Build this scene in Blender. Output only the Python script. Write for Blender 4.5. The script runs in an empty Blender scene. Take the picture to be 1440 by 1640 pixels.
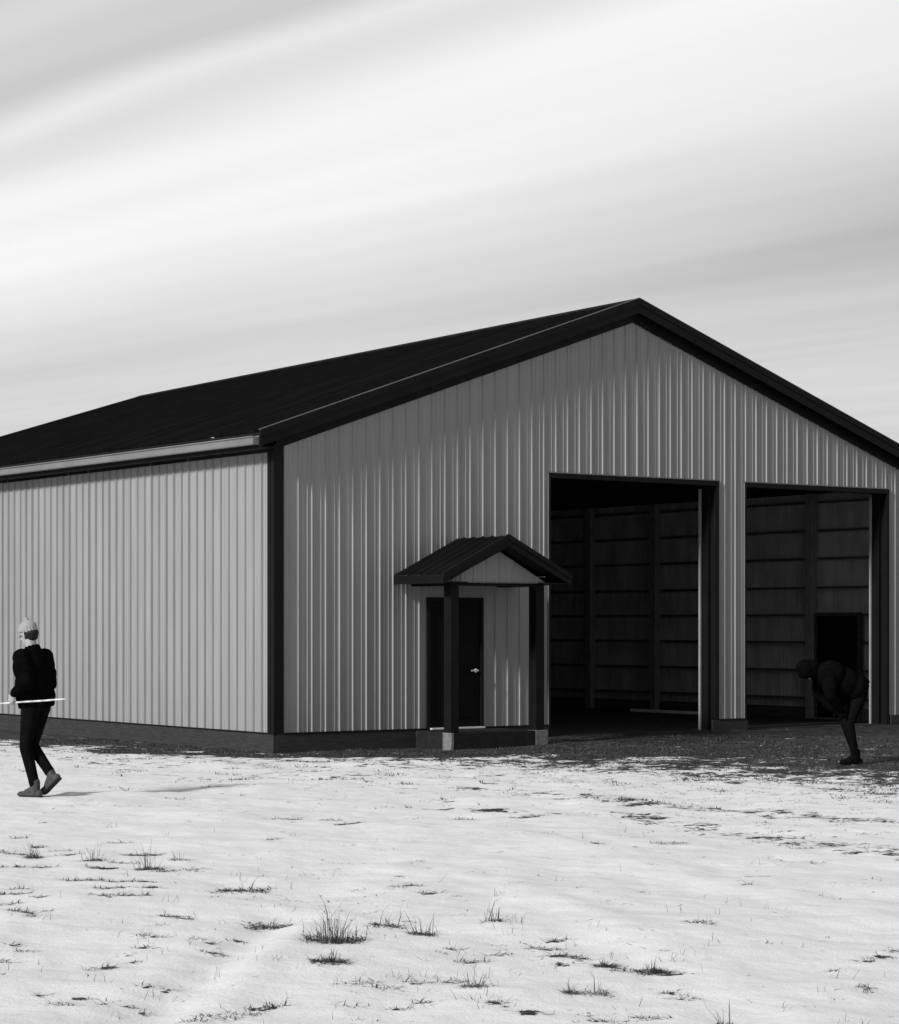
import bpy, bmesh, math, random
import numpy as np
from mathutils import Vector, Matrix
random.seed(7); rng = np.random.default_rng(11)
scn = bpy.context.scene
C = scn.collection

# ------------------------------------------------------------------ camera
YAW, CX, CY, CZ, F = .6235, -16.74, -27.42, 1.77, 3709.0
cam_d = bpy.data.cameras.new('camera'); cam = bpy.data.objects.new('camera', cam_d); C.objects.link(cam)
cam.location = (CX, CY, CZ); cam.rotation_euler = (math.pi/2, 0, -YAW)
cam_d.sensor_fit = 'HORIZONTAL'; cam_d.sensor_width = 36; cam_d.lens = F/1440*36
cam_d.shift_x = 0; cam_d.shift_y = (1001-820)/1440
cam_d.clip_start = .1; cam_d.clip_end = 6000
scn.camera = cam
FWD = Vector((math.sin(YAW), math.cos(YAW), 0)); RGT = Vector((math.cos(YAW), -math.sin(YAW), 0))

# ------------------------------------------------------------------ light
SUN_EL, SUN_BACK = math.radians(30), math.radians(-7.5)      # sun low on the left, just grazing the gable
to_sun = Vector((-math.cos(SUN_EL)*math.cos(SUN_BACK), math.cos(SUN_EL)*math.sin(SUN_BACK), math.sin(SUN_EL)))
sd = bpy.data.lights.new('sun', 'SUN'); sd.energy = 4.7; sd.angle = math.radians(7.5); sd.color = (1, 1, 1)
sun = bpy.data.objects.new('sun', sd); C.objects.link(sun)
sun.rotation_euler = (-to_sun).to_track_quat('-Z', 'Y').to_euler()

w = bpy.data.worlds.new('World'); scn.world = w; w.use_nodes = True
nt = w.node_tree; nt.nodes.clear()
def N(t, typ, **kw):
    n = t.nodes.new(typ)
    for k, v in kw.items(): setattr(n, k, v)
    return n
def M_(t, op, a, b=None, c=None, clamp=False):
    n = N(t, 'ShaderNodeMath', operation=op, use_clamp=clamp)
    for i, v in enumerate((a, b, c)):
        if v is None: continue
        if isinstance(v, (int, float)): n.inputs[i].default_value = v
        else: t.links.new(v, n.inputs[i])
    return n.outputs[0]
L = nt.links.new
sky = N(nt, 'ShaderNodeTexSky', sky_type='NISHITA', sun_disc=False, sun_elevation=SUN_EL)
sky.sun_rotation = math.atan2(to_sun.x, to_sun.y)
bw = N(nt, 'ShaderNodeRGBToBW'); L(sky.outputs[0], bw.inputs[0])
tc = N(nt, 'ShaderNodeTexCoord'); sep = N(nt, 'ShaderNodeSeparateXYZ'); L(tc.outputs['Generated'], sep.inputs[0])
def dotv(v):
    n = N(nt, 'ShaderNodeVectorMath', operation='DOT_PRODUCT'); L(tc.outputs['Generated'], n.inputs[0]); n.inputs[1].default_value = v
    return n.outputs['Value']
K = 3320/3709
zc = M_(nt, 'MAXIMUM', sep.outputs[2], .012)
acr = M_(nt, 'DIVIDE', dotv(RGT + FWD*K), zc)                       # across the wind-drawn cloud streets
alo = M_(nt, 'DIVIDE', dotv((FWD - RGT*K)/math.hypot(1, K)), zc)     # along them
def cloudnoise(sa, sl, detail, off):
    cb = N(nt, 'ShaderNodeCombineXYZ'); L(M_(nt, 'MULTIPLY', acr, sa), cb.inputs[0]); L(M_(nt, 'MULTIPLY', alo, sl), cb.inputs[1]); cb.inputs[2].default_value = off
    n = N(nt, 'ShaderNodeTexNoise'); n.inputs['Scale'].default_value = 1; n.inputs['Detail'].default_value = detail; n.inputs['Roughness'].default_value = .45
    L(cb.outputs[0], n.inputs['Vector']); return n.outputs['Fac']
warp = M_(nt, 'MULTIPLY', M_(nt, 'SUBTRACT', cloudnoise(.7, .35, 2, 3.1), .5), .55)
cw = M_(nt, 'ADD', acr, warp)
ramp = N(nt, 'ShaderNodeValToRGB'); ramp.color_ramp.interpolation = 'EASE'
def lin(s): s /= 255; return ((s+.055)/1.055)**2.4 if s > .04 else s/12.92
prof = [(0, 172), (1.5, 175), (2.45, 206), (2.72, 221), (2.92, 209), (3.1, 203), (3.32, 234), (3.46, 226), (3.8, 246), (4.6, 247), (5.1, 236), (5.8, 224), (6.5, 212), (7.5, 217), (8.7, 211), (10.5, 213), (14, 211)]
el = ramp.color_ramp.elements
while len(el) < len(prof): el.new(.5)
for e, (p, s) in zip(el, prof): e.position = p/16; g = lin(s); e.color = (g, g, g, 1)
L(M_(nt, 'DIVIDE', cw, 16.0), ramp.inputs[0])
rb = N(nt, 'ShaderNodeRGBToBW'); L(ramp.outputs[0], rb.inputs[0])
# thicker cloud towards the east (right), fine veil streaks
az = dotv(RGT)
d1 = M_(nt, 'MULTIPLY', M_(nt, 'MULTIPLY_ADD', az, 3.2, .15, clamp=True), .37)
bump1 = M_(nt, 'SUBTRACT', 1.0, M_(nt, 'ABSOLUTE', M_(nt, 'DIVIDE', M_(nt, 'SUBTRACT', cw, 6.3), 2.6)), clamp=True)
d2 = M_(nt, 'SUBTRACT', 1.0, M_(nt, 'MULTIPLY', d1, bump1))
fine = M_(nt, 'MULTIPLY_ADD', M_(nt, 'SUBTRACT', cloudnoise(3.6, .55, 4, 9.7), .5), .15, 1.0)
broad = M_(nt, 'MULTIPLY_ADD', M_(nt, 'SUBTRACT', cloudnoise(.7, .22, 2, 5.5), .5), .16, 1.0)
cl = M_(nt, 'MULTIPLY', M_(nt, 'MULTIPLY', rb.outputs[0], d2), M_(nt, 'MULTIPLY', fine, broad))
cl10 = M_(nt, 'MULTIPLY', cl, 9.6)
tot = M_(nt, 'ADD', cl10, M_(nt, 'MULTIPLY', bw.outputs[0], .06))
bg = N(nt, 'ShaderNodeBackground'); bg.inputs['Strength'].default_value = .1; L(tot, bg.inputs[0])
wo = N(nt, 'ShaderNodeOutputWorld'); L(bg.outputs[0], wo.inputs[0])

scn.view_settings.view_transform = 'Standard'; scn.view_settings.look = 'None'
scn.view_settings.exposure = 0; scn.view_settings.gamma = 1; scn.view_settings.use_curve_mapping = False

# ------------------------------------------------------------------ helpers
def mat(name, a, rough=.6, var=.15, scale=4, bump=0, bscale=30, spec=.3, stretch=(1, 1, 1), metal=0):
    m = bpy.data.materials.new(name); m.use_nodes = True; t = m.node_tree; p = t.nodes['Principled BSDF']
    p.inputs['Roughness'].default_value = rough; p.inputs['Specular IOR Level'].default_value = spec; p.inputs['Metallic'].default_value = metal
    co = N(t, 'ShaderNodeTexCoord'); mp = N(t, 'ShaderNodeMapping'); mp.inputs['Scale'].default_value = stretch
    t.links.new(co.outputs['Object'], mp.inputs[0])
    n = N(t, 'ShaderNodeTexNoise'); n.inputs['Scale'].default_value = scale; n.inputs['Detail'].default_value = 5; t.links.new(mp.outputs[0], n.inputs['Vector'])
    r = N(t, 'ShaderNodeValToRGB'); e = r.color_ramp.elements
    e[0].position = .3; e[1].position = .7
    lo, hi = a*(1-var), a*(1+var); e[0].color = (lo, lo, lo, 1); e[1].color = (hi, hi, hi, 1)
    t.links.new(n.outputs['Fac'], r.inputs[0]); t.links.new(r.outputs[0], p.inputs['Base Color'])
    if bump:
        n2 = N(t, 'ShaderNodeTexNoise'); n2.inputs['Scale'].default_value = bscale; n2.inputs['Detail'].default_value = 4; t.links.new(mp.outputs[0], n2.inputs['Vector'])
        b = N(t, 'ShaderNodeBump'); b.inputs['Strength'].default_value = 1; b.inputs['Distance'].default_value = bump
        t.links.new(n2.outputs['Fac'], b.inputs['Height']); t.links.new(b.outputs[0], p.inputs['Normal'])
    return m
MAT = dict(
    siding=mat('painted_steel', .245, .42, .07, 1.2, .003, 1.6, .4, (5, 5, .5)),
    siding_in=mat('primed_steel_inside', .36, .7, .2, 2, .002, 3, .2, (2, 2, .6)),
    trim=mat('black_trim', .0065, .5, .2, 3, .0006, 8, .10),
    trim_edge=mat('highlight_trim_edge', .075, .5, .2, 3),  # lighter colour paints the sun caught along the rake lip
    roof=mat('black_roof_steel', .0045, .7, .35, 1.5, .0008, 5, .05, (1, 1, 1)),
    gutter=mat('grey_gutter', .15, .4, .1, 2, .001, 3, .4),
    board=mat('treated_board', .030, .75, .3, 6, .003, 14, .2, (1, 1, 9)),
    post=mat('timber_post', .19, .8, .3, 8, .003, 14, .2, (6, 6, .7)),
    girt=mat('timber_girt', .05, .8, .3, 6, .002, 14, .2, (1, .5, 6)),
    door=mat('black_door', .003, .5, .2, 3, 0, 5, .08),
    steel=mat('bright_steel', .7, .3, .1, 8, 0, 5, .6, metal=.6),
    pale=mat('pale_strip', .30, .5, .12, 5),
    threshold=mat('aluminium_sill', .55, .45, .1, 6),
    conc=mat('pale_concrete', .15, .9, .25, 14, .003, 40, .1),
    conc_d=mat('dark_concrete', .016, .9, .3, 10, .003, 30, .1),  # one even dark tone for the porch slab
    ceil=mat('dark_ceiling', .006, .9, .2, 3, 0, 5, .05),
)
def link(name, mesh, m=None, parent=None):
    o = bpy.data.objects.new(name, mesh); C.objects.link(o)
    if m is not None:
        for mm in (m if isinstance(m, (list, tuple)) else [m]): mesh.materials.append(mm)
    if parent: o.parent = parent
    return o
def obj(name, bm, m, parent=None, smooth=False):
    me = bpy.data.meshes.new(name); bmesh.ops.recalc_face_normals(bm, faces=bm.faces); bm.to_mesh(me); bm.free()
    if smooth:
        for p in me.polygons: p.use_smooth = True
    return link(name, me, m, parent)
def tag(o, label=None, cat=None, group=None, kind=None):
    if label: o['label'] = label
    if cat: o['category'] = cat
    if group: o['group'] = group
    if kind: o['kind'] = kind
    return o
def empty(name, loc=(0, 0, 0), rz=0):
    o = bpy.data.objects.new(name, None); C.objects.link(o); o.location = loc; o.rotation_euler.z = rz; return o
def box(bm, x0, x1, y0, y1, z0, z1, bev=0):
    vs = [bm.verts.new((x, y, z)) for z in (z0, z1) for x, y in ((x0, y0), (x1, y0), (x1, y1), (x0, y1))]
    fs = [bm.faces.new([vs[i] for i in f]) for f in ((3, 2, 1, 0), (4, 5, 6, 7), (0, 1, 5, 4), (1, 2, 6, 5), (2, 3, 7, 6), (3, 0, 4, 7))]
    if bev:
        es = list({e for f in fs for e in f.edges}); bmesh.ops.bevel(bm, geom=es, offset=bev, segments=2, affect='EDGES', profile=.7)
def B(name, m, parent, *a, bev=.004):
    bm = bmesh.new(); box(bm, *a, bev=bev); return obj(name, bm, m, parent)
def prism(bm, pts, vec):
    """polygon pts (3D list) swept by vec"""
    a = [bm.verts.new(p) for p in pts]; b = [bm.verts.new(Vector(p)+Vector(vec)) for p in pts]
    bm.faces.new(a); bm.faces.new(b[::-1]); n = len(a)
    for i in range(n): bm.faces.new((a[i], a[(i+1) % n], b[(i+1) % n], b[i]))

# ------------------------------------------------------------------ barn dimensions
W, LEN = 12.92, 15.85
RX = W/2; SL = .347
R_ = .2286
def top_z(x, base=6.78): return base - SL*abs(x-RX)
OP1, OP2, HD = (4.81, 8.24), (8.81, 12.10), 4.06
OE, OR = .31, .155            # eave and rake overhangs
FLOOR_Z = .10

def rib_profile(a, b, off, hs=1.0):
    """positions along a wall and outward relief of the ribbed steel sheet, from a to b"""
    prof = [(-.014, 0), (-.005, .020), (.005, .020), (.014, 0), (.068, 0), (.073, .0058), (.081, .0058), (.086, 0), (.143, 0), (.148, .0058), (.156, .0058), (.161, 0)]
    jr = random.Random(int(b*100))
    out = [(a, 0.0)]
    k = int(math.floor((a-off)/R_))-1
    while off + k*R_ < b + R_:
        j1, j2, j3 = jr.uniform(.8, 1.1), jr.uniform(.4, 1.4), jr.gauss(0, .0012)
        for d, h in prof:
            x = off+k*R_+d+j3; h = h*(j1*hs if h > .01 else j2)
            if a+.001 < x < b-.001: out.append((x, h))
        k += 1
    out.append((b, 0.0)); return out
def sheet(bm, prof, place, lo, hi, brk=()):
    """prof: (s,h) list; place(s,h,z)->xyz; lo,hi: functions of s"""
    prev = None
    for s, h in prof:
        cur = (bm.verts.new(place(s, h, lo(s))), bm.verts.new(place(s, h, hi(s))))
        if prev: bm.faces.new((prev[0], cur[0], cur[1], prev[1]))
        prev = cur

barn = tag(empty('pole_barn', (0, 0, 0)), 'large ribbed steel barn with black roof and two open bays, standing in the snow', 'barn')
SK = .25
# front gable wall: four bays of sheet around the two openings
g0 = .152
def gp(s, h, z): return (s, -h, z)
wall_top = lambda x: top_z(x, 6.575)
bm = bmesh.new()
for a, b, z0 in ((.005, 2.60, SK), (2.60, 3.55, 2.14), (3.55, OP1[0], SK), (OP1[0], OP1[1], HD), (OP1[1], OP2[0], SK), (OP2[0], OP2[1], HD), (OP2[1], W-.005, SK)):
    for a2, b2 in ((a, min(b, RX)), (max(a, RX), b)):
        if b2-a2 > .01: sheet(bm, rib_profile(a2, b2, g0), gp, lambda s, z=z0: z, wall_top)
obj('gable_wall', bm, MAT['siding'], barn)
# side walls, back wall
bm = bmesh.new(); sheet(bm, rib_profile(.005, LEN-.005, .315, 1.7), lambda s, h, z: (-h, s, z), lambda s: SK, lambda s: 4.25)
obj('side_wall', bm, MAT['siding'], barn)
bm = bmesh.new(); sheet(bm, rib_profile(.005, LEN-.005, .2), lambda s, h, z: (W+h, s, z), lambda s: SK, lambda s: 4.25)
obj('side_wall', bm, MAT['siding'], barn)
bm = bmesh.new()
sheet(bm, rib_profile(.005, RX, .1), lambda s, h, z: (s, LEN+h, z), lambda s: SK, lambda s: top_z(s, 6.35))
sheet(bm, rib_profile(RX, W-.005, .1), lambda s, h, z: (s, LEN+h, z), lambda s: SK, lambda s: top_z(s, 6.35))
obj('back_wall', bm, MAT['siding'], barn)
# inner face of the far side wall (unpainted back of the sheets) and of the others
bm = bmesh.new(); sheet(bm, rib_profile(.05, LEN-.05, .2), lambda s, h, z: (W-.006+h*.9, s, z), lambda s: .05, lambda s: 4.2)
obj('inner_wall', bm, MAT['siding_in'], barn)
bm = bmesh.new(); sheet(bm, rib_profile(.05, LEN-.05, .315), lambda s, h, z: (.012-h*.5, s, z), lambda s: .05, lambda s: 4.2)
sheet(bm, rib_profile(.05, W-.05, .1), lambda s, h, z: (s, LEN-.012, z), lambda s: .05, lambda s: 4.2)
obj('inner_wall', bm, MAT['siding_in'], barn)
bm = bmesh.new()
for a, b, z0 in ((.02, OP1[0]-.02, .05), (OP1[0]-.02, OP1[1]+.02, HD+.12), (OP1[1]+.02, OP2[0]-.02, .05), (OP2[0]-.02, OP2[1]+.02, HD+.12), (OP2[1]+.02, W-.02, .05)):
    box(bm, a, b, .03, .05, z0, 4.2)
obj('inner_wall', bm, MAT['siding_in'], barn)
# skirt boards (grade boards)
def skirt(x0, x1, y0, y1): return B('skirt_board', MAT['board'], barn, x0, x1, y0, y1, -.12, SK+.003, bev=.006)
skirt(-.045, -.002, -.04, LEN+.04); skirt(W+.002, W+.045, -.04, LEN+.04); skirt(.0, W, LEN+.002, LEN+.045)
skirt(.0, OP1[0]-.02, -.045, -.002); skirt(OP1[1]-.14, OP2[0]+.04, -.045, -.002); skirt(OP2[1]+.03, W, -.045, -.002)
# drip trims over the boards
B('base_trim', MAT['trim'], barn, -.05, -.026, -.05, LEN, SK+.004, SK+.026, bev=0); 
B('base_trim', MAT['trim'], barn, .11, OP1[0]-.03, -.052, -.024, SK+.004, SK+.026, bev=0)
B('base_trim', MAT['trim'], barn, OP1[1]+.0, OP2[0]-.0, -.052, -.024, SK+.004, SK+.026, bev=0)
# corner trims
for (x0, x1, y0, y1, x2, x3, y2, y3) in ((-.034, -.004, -.034, .14, -.004, .125, -.034, -.004), (W+.004, W+.034, -.034, .14, W-.125, W+.004, -.034, -.004)):
    bm = bmesh.new(); box(bm, x0, x1, y0, y1, SK+.004, 4.26); box(bm, x2, x3, y2, y3, SK+.004, 4.25)
    s = -1 if x0 < 1 else 1
    box(bm, x0-.006 if s < 0 else x1-.001, x0+.001 if s < 0 else x1+.006, .06, .09, SK+.004, 4.2)
    obj('corner_trim', bm, MAT['trim'], barn)
# ------------------------------------------------------------------ roof
SAG = .2
def roof_z(x, y, base=6.78):
    d = abs(x-RX)
    return base - SL*d - SAG*max(0, y/LEN)*(1-d/(RX+OE)) 
def roof_side(sgn):
    bm = bmesh.new(); prof = rib_profile(-OR+.005, LEN+OR-.005, .05); prev = None
    xe = RX + sgn*(RX+OE)
    for s, h in prof:
        cur = [bm.verts.new((RX+sgn*t*(RX+OE), s, roof_z(RX+sgn*t*(RX+OE), s)+h-.004)) for t in (0, .25, .5, .75, 1)]
        if prev:
            for i in range(4): bm.faces.new((prev[i], cur[i], cur[i+1], prev[i+1]))
        prev = cur
    return bm
roof = obj('roof', roof_side(-1), MAT['roof'], barn)
obj('roof', roof_side(1), MAT['roof'], barn)
# ridge cap
bm = bmesh.new()
n = 12
for sgn in (-1, 1):
    for i in range(n):
        y0 = -OR + (LEN+2*OR)*i/n; y1 = -OR + (LEN+2*OR)*(i+1)/n
        p = [(RX, y0, roof_z(RX, y0)+.03), (RX, y1, roof_z(RX, y1)+.03), (RX+sgn*.16, y1, roof_z(RX+sgn*.16, y1)+.022), (RX+sgn*.16, y0, roof_z(RX+sgn*.16, y0)+.022)]
        bm.faces.new([bm.verts.new(q) for q in p])
        q0 = [(RX+sgn*.16, y0, roof_z(RX+.16, y0)+.022), (RX+sgn*.16, y1, roof_z(RX+.16, y1)+.022), (RX+sgn*.17, y1, roof_z(RX+.17, y1)+.0), (RX+sgn*.17, y0, roof_z(RX+.17, y0)+.0)]
        bm.faces.new([bm.verts.new(q) for q in q0])
obj('ridge_cap', bm, MAT['roof'], roof)
# rake trims: stepped fascia following the slope, plus soffit and a dark band on the wall
def rake(sgn, y, out):
    xe = RX+sgn*(RX+OE+.02)
    def strip(bm, za, zb, ya, yb):
        prism(bm, [(RX, ya, 6.78+za), (xe, ya, 6.78+za-SL*(RX+OE+.02)), (xe, ya, 6.78+zb-SL*(RX+OE+.02)), (RX, ya, 6.78+zb)], (0, yb-ya, 0))
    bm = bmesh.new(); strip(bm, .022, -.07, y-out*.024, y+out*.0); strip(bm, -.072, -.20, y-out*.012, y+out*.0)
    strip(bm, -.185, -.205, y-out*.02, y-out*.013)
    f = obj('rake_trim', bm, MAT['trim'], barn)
    bm = bmesh.new(); strip(bm, .0225, .034, y-out*.025, y+out*.03)
    obj('rake_edge', bm, MAT['trim_edge'], f)
    return f
for sgn in (-1, 1):
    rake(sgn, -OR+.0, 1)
    bm = bmesh.new()
    xe = RX+sgn*(RX+OE)
    prism(bm, [(RX, -OR+.002, 6.60), (xe, -OR+.002, 6.60-SL*(RX+OE)), (xe, -OR+.002, 6.62-SL*(RX+OE)), (RX, -OR+.002, 6.62)], (0, OR-.006, 0))
    obj('soffit', bm, MAT['trim'], barn)
    bm = bmesh.new()
    xw = RX+sgn*(RX-.0)
    prism(bm, [(RX, -.031, 6.445), (xw, -.031, 6.445-SL*RX), (xw, -.031, 6.597-SL*RX), (RX, -.031, 6.597)], (0, .026, 0))
    # raised ribs across the dark band, one per foot or so
    for k in range(1, 17):
        x = RX+sgn*(RX-.1-k*.4572+.0)
        if (x-RX)*sgn < .1: continue
        box(bm, x-.006, x+.006, -.036, -.0312, 6.45-SL*abs(x-RX), 6.59-SL*abs(x-RX))
    obj('dark_rake_band', bm, MAT['trim'], barn)
    # far end fascia
    xe = RX+sgn*(RX+OE+.02)
    bm = bmesh.new(); y = LEN+OR
    prism(bm, [(RX, y, 6.78-SAG+.02), (xe, y, 6.80-SL*(RX+OE)), (xe, y, 6.58-SL*(RX+OE)), (RX, y, 6.58-SAG)], (0, .03, 0))
    obj('rake_trim', bm, MAT['trim'], barn)
# eaves: soffit, fascia and box gutter
for sgn in (-1, 1):
    X = lambda v: (v if sgn < 0 else W-v)
    def bb(name, m, x0, x1, z0, z1, y0=-OR, y1=LEN+OR, bev=0, par=barn):
        a, b = sorted((X(x0), X(x1))); return B(name, m, par, a, b, y0, y1, z0, z1, bev=bev)
    bb('soffit', MAT['trim'], -OE+.022, -.036, 4.205, 4.225, -OR+.02)
    bb('eave_fascia', MAT['trim'], -OE, -OE+.02, 4.19, 4.36, -OR+.002)
    bm = bmesh.new()      # K-shaped gutter, open at the top
    x = -OE-.002
    pr = [(x, 4.245), (x-.085, 4.245), (x-.092, 4.262), (x-.092, 4.335), (x-.112, 4.35), (x-.112, 4.362), (x-.104, 4.362), (x-.104, 4.353), (x-.086, 4.34), (x-.086, 4.262), (x-.082, 4.25), (x-.004, 4.25), (x-.004, 4.37), (x, 4.37)]
    prism(bm, [(X(a), -OR+.05, b) for a, b in pr], (0, LEN+OR-.05, 0))
    box(bm, *sorted((X(x-.1), X(x-.002))), -OR+.046, -OR+.0495, 4.244, 4.352)
    gut = obj('gutter', bm, MAT['gutter'], barn)
    for k in range(14):
        yy = .1+k*1.2
        bm = bmesh.new(); box(bm, *sorted((X(x-.108), X(x-.004))), yy, yy+.03, 4.352, 4.3585); obj('gutter_hanger', bm, MAT['trim_edge'], gut)
    bb('eave_frieze', MAT['trim'], -.035, -.022, 4.165, 4.215, .0, LEN)
    bm = bmesh.new()  # drip edge that closes the sheet ends
    a, b = sorted((X(-OE-.001), X(-OE+.02))); box(bm, a, b, -OR+.01, LEN+OR, 4.372, 4.418); obj('drip_edge', bm, MAT['trim'], barn)
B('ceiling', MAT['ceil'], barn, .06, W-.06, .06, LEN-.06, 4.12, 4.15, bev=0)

# ------------------------------------------------------------------ bay openings
for (a, b) in (OP1, OP2):
    bm = bmesh.new()
    box(bm, a-.004, a+.03, -.03, .26, .0, HD); box(bm, b-.06, b+.004, -.028, .26, .0, HD)
    box(bm, a-.004, b+.004, -.032, .26, HD-.075, HD+.012)
    box(bm, b-.115, b-.061, .10, .26, .0, HD-.076)
    fr = obj('bay_door_frame', bm, MAT['trim'], barn)
    # pale bead above the header, pale track on the inner edge of the jamb
    bm = bmesh.new(); box(bm, a-.004, b+.004, -.036, -.0325, HD+.0, HD+.016); obj('header_bead', bm, MAT['gutter'], fr)
    bm = bmesh.new(); box(bm, b-.142, b-.116, .262, .275, .0, HD-.12); box(bm, b-.142, b-.136, .2755, .30, .0, HD-.12); obj('door_track', bm, MAT['pale'], fr)
    bm = bmesh.new(); box(bm, a+.05, a+.09, .262, .275, .0, HD-.12); obj('door_track', bm, MAT['pale'], fr)
    B('wall_bead', MAT['gutter'], fr, a-.017, a-.005, -.026, -.002, SK, HD, bev=0)

# ------------------------------------------------------------------ timber frame inside
PY = [.6, 2.49, 4.62, 6.75, 8.74, 10.95, 13.2, 15.3]
for y in PY:
    B('timber_post', MAT['post'], barn, W-.24, W-.10, y-.08, y+.08, .0, 4.12, bev=.006)
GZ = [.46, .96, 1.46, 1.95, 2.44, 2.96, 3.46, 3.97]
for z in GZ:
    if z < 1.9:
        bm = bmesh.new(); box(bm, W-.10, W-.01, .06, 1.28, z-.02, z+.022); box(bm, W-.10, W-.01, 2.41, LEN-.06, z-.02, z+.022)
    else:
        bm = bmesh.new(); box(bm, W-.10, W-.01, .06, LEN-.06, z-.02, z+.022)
    gt = obj('girt', bm, MAT['girt'], barn)  # dark girt colour stands in for its shadow band
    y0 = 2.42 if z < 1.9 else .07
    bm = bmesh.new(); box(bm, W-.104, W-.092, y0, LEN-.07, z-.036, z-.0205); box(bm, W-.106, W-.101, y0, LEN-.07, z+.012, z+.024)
    obj('girt_light_line', bm, MAT['post'], gt)  # added pale strips paint the light lines along each girt
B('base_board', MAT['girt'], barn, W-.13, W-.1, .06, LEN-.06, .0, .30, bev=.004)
sdoor = B('side_door', MAT['door'], barn, W-.17, W-.135, 1.34, 2.33, .12, 1.93, bev=.006)
bm = bmesh.new(); box(bm, W-.18, W-.11, 1.28, 1.338, .1, 1.99); box(bm, W-.18, W-.11, 2.335, 2.40, .1, 1.99); box(bm, W-.18, W-.11, 1.3385, 2.3345, 1.932, 1.99)
obj('door_frame', bm, MAT['girt'], sdoor)
B('door_sill', MAT['conc'], sdoor, W-.26, W-.19, 1.3, 2.4, .1, .125)

# ------------------------------------------------------------------ walk door in the gable
bm = bmesh.new(); box(bm, 2.62, 3.53, -.012, .03, SK+.03, 2.12, bev=.003)
for (x0, x1, z0, z1) in ((2.74, 3.03, .42, 1.0), (3.12, 3.41, .42, 1.0), (2.74, 3.03, 1.12, 1.98), (3.12, 3.41, 1.12, 1.98)):
    box(bm, x0, x1, -.02, -.0125, z0, z1, bev=.003)
wd = obj('walk_door', bm, MAT['door'], barn)
bm = bmesh.new()
for i in range(12):
    pass
bmesh.ops.create_cone(bm, cap_ends=True, segments=20, radius1=.032, radius2=.028, depth=.012, matrix=Matrix.Translation((3.44, -.026, 1.10)) @ Matrix.Rotation(math.pi/2, 4, 'X'))
bmesh.ops.create_cone(bm, cap_ends=True, segments=12, radius1=.011, radius2=.011, depth=.05, matrix=Matrix.Translation((3.44, -.05, 1.10)) @ Matrix.Rotation(math.pi/2, 4, 'X'))
box(bm, 3.32, 3.45, -.088, -.07, 1.09, 1.112, bev=.006)
obj('door_handle', bm, MAT['steel'], wd)
bm = bmesh.new(); box(bm, 2.565, 2.618, -.04, .03, SK+.026, 2.17); box(bm, 3.532, 3.575, -.04, .03, SK+.026, 2.17); box(bm, 2.6185, 3.5315, -.04, .03, 2.122, 2.17)
obj('door_frame', bm, MAT['trim'], wd)
B('door_sill', MAT['threshold'], wd, 2.60, 3.56, -.10, -.013, SK+.004, SK+.028)

# ------------------------------------------------------------------ porch
PC, PH = 3.10, 1.13; PYF = -1.25; PRZ = 3.03; PS = .49
pr_z = lambda x, b=0: PRZ + b - PS*abs(x-PC)
bm = bmesh.new()
for sgn in (-1, 1):
    prof = rib_profile(PYF+.01, -.03, .03); prev = None
    for s, h in prof:
        cur = [bm.verts.new((PC, s, PRZ+h)), bm.verts.new((PC+sgn*PH, s, pr_z(PC+sgn*PH)+h))]
        if prev: bm.faces.new((prev[0], cur[0], cur[1], prev[1]))
        prev = cur
proof = obj('porch_roof', bm, MAT['roof'], barn)
bm = bmesh.new()
for sgn in (-1, 1):
    xe = PC+sgn*(PH+.01)
    prism(bm, [(PC, PYF, PRZ+.03), (xe, PYF, pr_z(xe, .03)), (xe, PYF, pr_z(xe, -.04)), (PC, PYF, PRZ-.045)], (0, -.035, 0))
    prism(bm, [(PC, PYF, PRZ-.046), (xe, PYF, pr_z(xe, -.042)), (xe, PYF, pr_z(xe, -.13)), (PC, PYF, PRZ-.145)], (0, -.018, 0))
obj('porch_fascia', bm, MAT['trim'], proof)
bm = bmesh.new()
for sgn in (-1, 1):
    a, b = sorted((PC+sgn*PH, PC+sgn*(PH-.02))); zt = pr_z(PC+sgn*PH)
    box(bm, a, b, PYF+.002, -.03, zt-.125, zt-.003)
    a, b = sorted((PC+sgn*(PH-.021), PC+sgn*.70)); box(bm, a, b, PYF+.002, -.03, zt-.12, zt-.10)
    xe = PC+sgn*(PH-.02); prism(bm, [(PC, PYF+.002, PRZ-.16), (xe, PYF+.002, zt-.12), (xe, PYF+.002, zt-.10), (PC, PYF+.002, PRZ-.14)], (0, .22, 0))
obj('porch_soffit', bm, MAT['trim'], proof)
bm = bmesh.new()
ped = [(x, h) for x, h in rib_profile(2.285, 3.955, .152)]
zb = 2.385
left = [(x, h) for x, h in ped if x < PC]+[(PC, 0)]; right = [(PC, 0)]+[(x, h) for x, h in ped if x > PC]
for seg in (left, right):
    sheet(bm, seg, lambda s, h, z: (s, -1.02-h*.8, z), lambda s: zb, lambda s: max(zb+.002, 2.83-.52*abs(s-PC)))
obj('pediment', bm, MAT['siding'], proof)
B('pediment_bead', MAT['gutter'], proof, 2.285, 3.955, -1.045, -1.021, 2.368, 2.384, bev=0)
bm = bmesh.new(); box(bm, 2.285, 3.955, -1.00, -.86, 2.325, 2.367); box(bm, 2.285, 2.425, -.858, -.03, 2.325, 2.367); box(bm, 3.815, 3.955, -.858, -.03, 2.325, 2.367)
obj('porch_beam', bm, MAT['trim'], proof)
for x0, x1, m in ((2.285, 2.425, 'conc'), (3.80, 3.955, 'conc')):
    p = B('porch_post', MAT['trim'], barn, x0, x1, -1.0, -.83, .253, 2.324, bev=.006)
    B('post_footing', MAT[m], p, x0-.012 if x0 > 3 else x0+.0, x1+.06 if x0 > 3 else x0+.05, -1.012, -.80, -.1, .25, bev=.01)
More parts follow.
